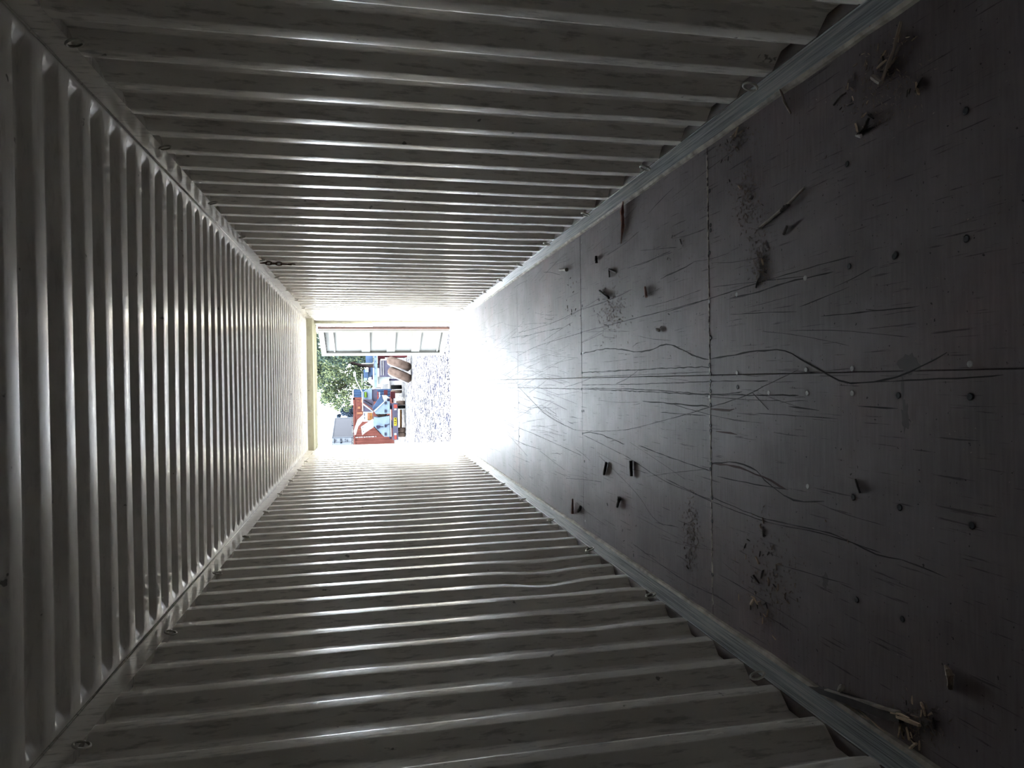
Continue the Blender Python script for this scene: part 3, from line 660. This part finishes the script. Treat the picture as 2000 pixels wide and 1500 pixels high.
PP('winch_hook', M['truck_dark'], tk, [(734.5, 832), (738, 831), (741.5, 831.5), (742, 836), (738, 838), (736, 837)], YT-0.1, 0.12)
PT('winch_cable', M['truck_dark'], tk, [(741, 833.8), (749, 833.6)], YT-0.06, 0.7); P('cable_shackle', M['truck_dark'], tk, (751.2, 829.5, 754.8, 834.5), Y=YT-0.08, dep=0.1)
PT('winch_cable', M['truck_dark'], tk, [(755, 830.5), (760.5, 828)], YT-0.06, 0.7)
# raised white wings
PP('raised_wing', M['truck_white'], tk, [(711.5, 808), (698, 820.5), (694, 832), (691.2, 841), (692.2, 850), (695, 849), (699.5, 833), (706.5, 825), (712.5, 818.5)], YT+0.6, 0.12)
PP('raised_wing', M['truck_white'], tk, [(727.5, 818.5), (718, 825), (705, 834), (707.4, 850), (715, 844), (729.5, 834.5), (732, 828), (731.5, 820)], YT+0.1, 0.12)
mb = MB(); 
for (u, v) in ((708.8, 834.4), (709.6, 842.6)): mb.pix(u-.7, v-.7, u+.7, v+.7, YT+0.08, 0.02)
put(mb, 'wing_bolt', M['truck_dark'], tk)
P('beacon_housing', M['truck_white'], tk, (709, 805.5, 728.5, 823), Y=YT+0.4, dep=0.6)
P('amber_work_lamp', M['amber'], tk, (717.5, 806.5, 727.5, 820.5), Y=YT+0.34, dep=0.1)
P('lamp_lens', M['orange_mark'], tk, (718.5, 807.5, 722.5, 818.5), Y=YT+0.32, dep=0.04)
P('housing_slot', M['truck_grey'], tk, (711, 807, 712.6, 812), (711.4, 814.5, 712.6, 818.8), Y=YT+0.37, dep=0.04)
# cabinet with the lime sign, grey chutes, white frame tubes
PP('cabinet', M['truck_blue'], tk, [(709, 766), (713.5, 763), (722, 759), (726.5, 758.6), (726.5, 780.6), (709.5, 780.6)], YT+2.6, 1.6)
sg = P('hazard_sign', M['green_sign'], tk, (711, 765.8, 716.2, 776), Y=YT+2.5, dep=0.1)
P('sign_frame', M['black'], sg, (715.8, 765.6, 716.8, 776), (711, 765.6, 711.7, 776), Y=YT+2.46, dep=0.04)
P('cabinet_side', M['truck_grey'], tk, (726.5, 760, 737, 784), Y=YT+2.7, dep=1.4)
P('side_marker', M['lamp_red'], tk, (737, 765, 739, 779), Y=YT+2.6, dep=0.1); P('side_marker', M['rim'], tk, (740, 765.6, 742.4, 777), Y=YT+2.6, dep=0.1)
PP('chute', M['truck_grey'], tk, [(709.5, 781.5), (727.5, 781), (730, 786), (729.5, 799.5), (709.5, 786)], YT+2.4, 0.3)
PP('chute', M['truck_grey'], tk, [(709.8, 788), (729, 802), (728, 804.8), (710, 804.4)], YT+2.3, 0.2)
PP('chute_edge', M['black'], tk, [(709.5, 781), (710.3, 780.6), (727, 790.2), (726.4, 791.2)], YT+2.3, 0.1)
PP('boom_cover', M['steelblue'], tk, [(744.5, 772), (750, 783.5), (731.5, 803), (727.5, 799), (730, 793), (736, 784)], YT+1.2, 0.5)
PP('white_cap', M['truck_white'], tk, [(746, 772), (755, 772), (762, 778), (757, 784.5), (750, 784)], YT+1.1, 0.4)
PP('hydraulic_block', M['red_steel'], tk, [(750, 762), (757, 762), (757, 772), (750, 771.5)], YT+1.8, 0.5)
PT('frame_tube', M['truck_white'], tk, [(693, 729), (694, 735), (697, 746), (703, 757), (707.5, 765.5), (708.2, 780), (708.8, 803)], YT+2.2, 1.1)
PT('frame_tube', M['truck_white'], tk, [(709, 789), (719, 796.5), (729.5, 804)], YT+2.0, 1.1)
P('tube_end', M['truck_white'], tk, (690, 726.5, 695, 735), Y=YT+2.1, dep=0.2)
P('tube_bracket', M['steelblue'], tk, (708, 769, 709.6, 775), Y=YT+2.1, dep=0.1)
wheel(tk, 765, 787, 752, 760, YT+4.0, treadm='black'); wheel(tk, 765, 787, 762, 768, YT+4.0, treadm='tread')
P('hose_box', M['red_steel'], tk, (763, 765, 772, 778), Y=YT+2.5, dep=0.6); P('underrun_bar', M['truck_dark'], tk, (766, 778, 768, 786), Y=YT+1.5, dep=0.2)

# equipment trailer on the right, half hidden by the door leaf
YR = 36.0
tr = empty('equipment_trailer', (at(760, 715, YR).x, YR, GZ)); tag(tr, 'trailer with long pale blue beam carrying blue machinery beside the door leaf', 'trailer')
P('beam', M['truck_blue'], tr, (729.5, 650, 737.5, 743), Y=YR, dep=0.4)
P('beam', M['truck_blue'], tr, (731, 743, 736.5, 757), Y=YR+0.05, dep=0.3)
P('beam_lip', M['truck_white'], tr, (728.6, 660, 729.8, 733), Y=YR-0.05, dep=0.5)
mb = MB()
for (u, v) in ((731.2, 717.3), (733.2, 719.3), (732.5, 731), (733, 697), (733, 706)): mb.pix(u-.8, v-.8, u+.8, v+.8, YR-0.03, 0.04)
put(mb, 'beam_bolts', M['steelblue'], tr)
P('engine_housing', M['steelblue'], tr, (710, 722, 719, 741), Y=YR+0.1, dep=1.0); P('engine_housing', M['steelblue'], tr, (719, 718, 729, 737), Y=YR+0.3, dep=1.0)
P('engine_grille', M['truck_blue'], tr, (713, 720, 719, 727), Y=YR, dep=0.2); P('engine_grille', M['truck_blue'], tr, (710.5, 738, 717, 743), Y=YR, dep=0.2)
P('engine_grille', M['truck_white'], tr, (706, 730, 708, 752), Y=YR+0.2, dep=0.2)
P('control_box', M['truck_dark'], tr, (719.5, 718, 723, 726), Y=YR+0.2, dep=0.2); P('control_box', M['truck_dark'], tr, (725, 734, 729, 742), Y=YR+0.2, dep=0.2)
PT('guard_rail', M['truck_white'], tr, [(706, 710), (730, 710)], YR+0.1, 0.9)
P('tank', M['steelblue'], tr, (714, 690, 728, 707), Y=YR+0.6, dep=1.2)
PT('hose', M['truck_white'], tr, [(710, 746), (716, 742), (722, 748), (728, 744)], YR+0.2, 0.8); PT('hose', M['truck_white'], tr, [(712, 750), (720, 754), (729, 752)], YR+0.3, 0.7)
PT('hose', M['truck_dark'], tr, [(712, 754), (722, 750), (734, 757), (744, 758)], YR+0.3, 0.6)
P('red_side_frame', M['red_steel'], tr, (738, 690, 752, 700), Y=YR+0.4, dep=0.8); P('red_side_frame', M['red_steel'], tr, (738, 690, 743, 712), Y=YR+0.5, dep=0.4)
P('red_side_frame', M['red_steel'], tr, (752, 690, 800, 697), Y=YR+0.8, dep=0.4)
gb = P('storage_box', M['truck_grey'], tr, (741, 704, 762, 736), Y=YR+0.1, dep=0.7)
P('box_band', M['truck_white'], gb, (743.5, 703, 745.2, 733), Y=YR+0.04, dep=0.1); P('box_band', M['truck_white'], gb, (747.8, 705, 749.4, 733), Y=YR+0.04, dep=0.1)
P('white_locker', M['truck_white'], tr, (738, 735.5, 760, 750), Y=YR+0.3, dep=0.6)
P('stand_leg', M['truck_dark'], tr, (760, 740, 804, 743), Y=YR+0.4, dep=0.12); P('stand_leg', M['truck_grey'], tr, (800, 690, 803, 716), Y=YR-0.2, dep=0.1)
wheel(tr, 768, 800, 690, 698, YR+1.2, treadm='black')

# two big tyres leaning one against the other
def loose_tyre(u0, v0, u1, v1, wpx, label):
    Y = 33.5; a, b = at(u0, v0, Y), at(u1, v1, Y); R = (a-b).length/2; h = wpx*Y/F_PX/2
    mb = MB(); prof = [(R*.5, -h*.7), (R*.6, -h), (R*.76, -h), (R*.88, -h*.82), (R*.98, -h*.4), (R, 0), (R*.98, h*.4), (R*.88, h*.82), (R*.76, h), (R*.6, h), (R*.5, h*.7)]
    mb.lathe(prof, 36, (0, 0, 0)); o = empty('tyre'); o.location = (a+b)/2
    t = mb.build('tread', M['tread'], o, True)
    mb = MB(); mb.lathe([(R*.60, -h*1.03), (R*.78, -h*1.05), (R*.90, -h*.84), (R*.86, -h*.70), (R*.60, -h*.9)], 36, (0, 0, 0)); mb.build('sunlit_sidewall', M['rim'], o, True)  # pale on the left face only: sunlight from that side painted into the colour
    tilt = math.atan2(a.x-b.x, a.z-b.z)
    o.rotation_euler = (0, tilt, math.radians(-17)); o.rotation_mode = 'XYZ'
    q = Matrix.Rotation(tilt, 4, 'Y') @ Matrix.Rotation(math.radians(-4), 4, 'Z'); o.rotation_euler = q.to_euler()
    tag(o, label, 'tyre', 'big tyres leaning beside the trailer'); return o
loose_tyre(756, 702, 803, 719, 17, 'large brown dusty tyre leaning nearer the white door leaf')
loose_tyre(758, 722, 804, 742, 17, 'large brown dusty tyre leaning nearer the pale blue truck')

# red container
def corr_face(x0, x1, Y, z0, z1, pitch, depth, m, name, parent):
    mb = MB(); pts = []; x = x0
    while x < x1:
        for (f, d) in ((0, 0), (.3, 0), (.45, depth), (.8, depth), (1, 0)):
            if x+f*pitch <= x1: pts.append((x+f*pitch, Y+d))
        x += pitch
    pts.append((x1, Y))
    for z in (z0, z1): mb.v += [(a, b, z) for a, b in pts]
    n = len(pts); mb.f = [(i, i+1, n+i+1, n+i) for i in range(n-1)]
    return put(mb, name, m, parent)
YC = 58.0
a, b = at(689.5, 777.5, YC), at(689.5, 900, YC); zt = a.z
rc = empty('shipping_container', ((a.x+b.x)/2, YC, GZ)); tag(rc, 'weathered red shipping container standing behind the pale blue truck', 'container')
mb = MB(); mb.box(b.x, a.x, YC+0.10, YC+2.4, GZ, zt-0.02); put(mb, 'body', M['red_paint'], rc)
corr_face(b.x+0.12, at(700, 841, YC).x, YC, GZ+0.16, zt-0.14, 0.28, 0.05, M['red_paint'], 'corrugated_side', rc)
corr_face(at(700, 840, YC).x, a.x-0.12, YC, GZ+0.16, zt-0.14, 1.2, 0.03, M['red_paint'], 'corrugated_side', rc)
for (x0, x1, z0, z1) in ((b.x, a.x, zt-0.14, zt), (b.x, a.x, GZ, GZ+0.16), (b.x, b.x+0.12, GZ, zt), (a.x-0.12, a.x, GZ, zt)):
    mb = MB(); mb.box(x0, x1, YC-0.04, YC+0.06, z0, z1); put(mb, 'frame_rail', M['red_paint'], rc)
mb = MB()
for (u0, u1) in ((694, 700), (701, 704), (704.6, 708.6), (710, 714), (715, 718), (719, 724), (725, 731), (733, 735)):
    mb.pix(u0, 853.6-(u0-694)*0.05, u1, 855.2-(u0-694)*0.05, YC-0.02, 0.02)
put(mb, 'white_lettering', M['white_print'], rc)
for (u0, v0, u1, v1) in ((705, 780, 708, 786), (698.5, 794, 704, 798.5), (697, 805, 708, 809), (698, 782.5, 702.5, 783.5), (698.5, 839, 704.8, 840.2)):
    mb = MB(); mb.pix(u0, v0, u1, v1, YC-0.05, 0.05); put(mb, 'orange_patch', M['orange_mark'], rc)
# blue container
YBc = 61.5; a, b = at(688.5, 762, YBc), at(689, 790, YBc)
bc = empty('shipping_container', ((a.x+b.x)/2, YBc, GZ)); tag(bc, 'dark blue shipping container end peeking out past the red container', 'container')
mb = MB(); mb.box(b.x, a.x, YBc+0.10, YBc+6, GZ, a.z); put(mb, 'body', M['blue_paint'], bc)
corr_face(b.x, a.x-0.05, YBc, GZ+0.1, a.z-0.1, 0.22, 0.05, M['blue_paint'], 'corrugated_end', bc)
mb = MB(); mb.box(b.x, a.x+0.03, YBc-0.03, YBc+0.1, a.z-0.10, a.z+0.03); put(mb, 'top_rail', M['rim'], bc)
# bank with the white container on it
YW = 80.0
bk = MB(); zb = at(687.5, 840, YW).z; bk.prism([(-4.05, YW-1, GZ), (-4.05, YW-1, zb), (-16, YW-1, zb), (-18, YW-1, GZ)], (0, 26, 0))
tag(bk.build('bank', M['gravel']), 'low gravel bank under the pale container', kind='structure')
A, B, D = at(687, 854.5, YW), at(687, 872, YW+0.6), at(687, 815.5, YW+7.5)
h = at(647, 854.5, YW).z-A.z
wc = empty('shipping_container', (A.x, YW, zb)); tag(wc, 'pale lilac-grey container with lettered white doors up behind the red container', 'container')
z0, z1 = zb, zb+h
ex = (Vector((B.x, B.y, 0))-Vector((A.x, A.y, 0))); sx = (Vector((D.x, D.y, 0))-Vector((A.x, A.y, 0))); a0 = Vector((A.x, A.y, 0))
ex = ex*1.9
def quadbox(p, e1, e2, za, zb_, name, m, parent):
    mb = MB(); mb.prism([p+Vector((0, 0, za)), p+e1+Vector((0, 0, za)), p+e1+e2+Vector((0, 0, za)), p+e2+Vector((0, 0, za))], (0, 0, zb_-za)); return put(mb, name, m, parent)
quadbox(a0, ex, sx, z0, z1, 'body', M['reefer_side'], wc)
ne = Vector((0, -0.04, 0))
for (t0, t1) in ((0.01, 0.245), (0.255, 0.49), (0.51, 0.745), (0.755, 0.99)):
    quadbox(a0+ex*t0+ne, ex*(t1-t0), Vector((0, 0.04, 0)), z0+0.08, z1-0.08, 'door_panel', M['reefer_end'], wc)
for t in (0.0, 0.25, 0.5, 0.97):
    quadbox(a0+ex*t+ne*1.8, ex*0.012, Vector((0, 0.07, 0)), z0, z1, 'locking_bar', M['bluegrey_mark'], wc)
dirn = sx.normalized(); nout = Vector((dirn.y, -dirn.x, 0))
for (f0, f1) in ((0, 0.03), (0.97, 1.0)): quadbox(a0+sx*f0, sx*(f1-f0), nout*0.04, z0, z1, 'corner_post', M['reefer_end'], wc)
quadbox(a0, sx, nout*0.04, z1-0.12, z1, 'top_rail', M['reefer_end'], wc)
mb = MB()
for (u0, v0, u1, v1) in ((652, 857, 653.2, 866), (655, 859.6, 656, 861.8), (664, 857.5, 667, 858.6), (664, 860, 667.5, 861), (664.4, 862.8, 665.6, 864.4), (664.4, 865, 668, 866), (677, 859.2, 678, 863.5), (673.4, 858, 674.6, 859.4), (673.4, 862, 674.4, 863.6)):
    p = at(u0, v0, YW+0.1); q = at(u1, v1, YW+0.1); mb.box(min(p.x, q.x), max(p.x, q.x), YW-0.12+0.05, YW+0.3, min(p.z, q.z), max(p.z, q.z))
put(mb, 'door_lettering', M['bluegrey_mark'], wc)

# trees
def tree(name, label, base, blobs, n, ls, mats, wts, trunk, Yb):
    t = empty(name, base); tag(t, label, 'tree')
    rnd = random.Random(len(label))
    for mi, (mm, wt) in enumerate(zip(mats, wts)):
        mb = MB()
        for k in range(int(n*wt)):
            c, r = rnd.choices(blobs, [bl[1]**2 for bl in blobs])[0]
            d = Vector((rnd.gauss(0, 1), rnd.gauss(0, 1), rnd.gauss(0, 1))).normalized()*r*rnd.random()**0.4
            p = Vector(c)+Vector((d.x, d.y, d.z*0.85)); L = ls*rnd.uniform(.6, 1.5)
            ax = Vector((rnd.uniform(-1, 1), rnd.uniform(-1, 1), rnd.uniform(-1.6, .3))).normalized(); bx = ax.cross(Vector((rnd.random(), rnd.random(), rnd.random()))).normalized()*L*0.34; o = len(mb.v)
            mb.v += [tuple(p-ax*L*.5), tuple(p+bx*.5), tuple(p+ax*L*.5), tuple(p-bx*.5)]; mb.f.append((o, o+1, o+2, o+3))
        ob = put(mb, 'foliage', mm, t); ob['kind'] = 'stuff'
    for path, r in trunk:
        mb = MB(); k = len(path); mb.tube([at(u, v, Yb) for u, v in path], r, 8, radii=[r*(1-.6*i/(k-1)) for i in range(k)]); put(mb, 'trunk' if r > .12 else 'branch', M['trunk'], t, True)
    return t
def bl(lst, Y): return [((lambda p: (p.x, p.y+random.uniform(-2, 2), p.z))(at(u, v, Y)), r*Y/F_PX) for u, v, r in lst]
YTR = 76.0; gb_ = at(760, 715, YTR)
tree('gum_tree', 'large olive green gum tree beyond the machinery under the white sky', (gb_.x, YTR, GZ),
     bl([(640, 745, 30), (655, 715, 28), (625, 700, 32), (670, 750, 22), (600, 730, 40), (645, 775, 20), (675, 775, 15), (690, 735, 22), (660, 790, 13), (632, 780, 12), (680, 790, 9), (676, 800, 6), (590, 700, 40), (700, 700, 25), (560, 740, 40), (705, 730, 14), (713, 750, 11), (717, 704, 14), (702, 752, 12), (692, 766, 9), (716, 735, 10), (722, 755, 7)], YTR),
     46000, 0.24, [M['leaf_a'], M['leaf_b']], [0.62, 0.38], [([(790, 716), (725, 714), (705, 713), (690, 710), (660, 700)], 0.30), ([(702, 730), (685, 745), (668, 758), (650, 765)], 0.09), ([(700, 714), (680, 722), (650, 730), (625, 735)], 0.10)], YTR)
g2 = at(700, 690, 70); tree('gum_tree', 'darker tree behind the white door leaf at the right of the gum tree', (g2.x, 70, GZ),
     bl([(650, 690, 26), (680, 680, 28), (630, 675, 28), (705, 690, 20), (720, 700, 12), (610, 690, 25), (670, 705, 14)], 70), 15000, 0.24, [M['leaf_b'], M['leaf_a']], [0.75, 0.25], [([(790, 690), (700, 688), (660, 686)], 0.22)], 70)
g3 = at(690, 806, 95); tree('shrub', 'blue-green shrubs between the pale container and the gum tree', (g3.x, 95, GZ),
     bl([(672, 803, 9), (682, 806, 9), (662, 812, 5), (688, 800, 8), (690, 812, 7)], 95), 2600, 0.30, [M['leaf_c']], [1.0], [([(745, 806), (700, 806), (680, 804)], 0.14)], 95)
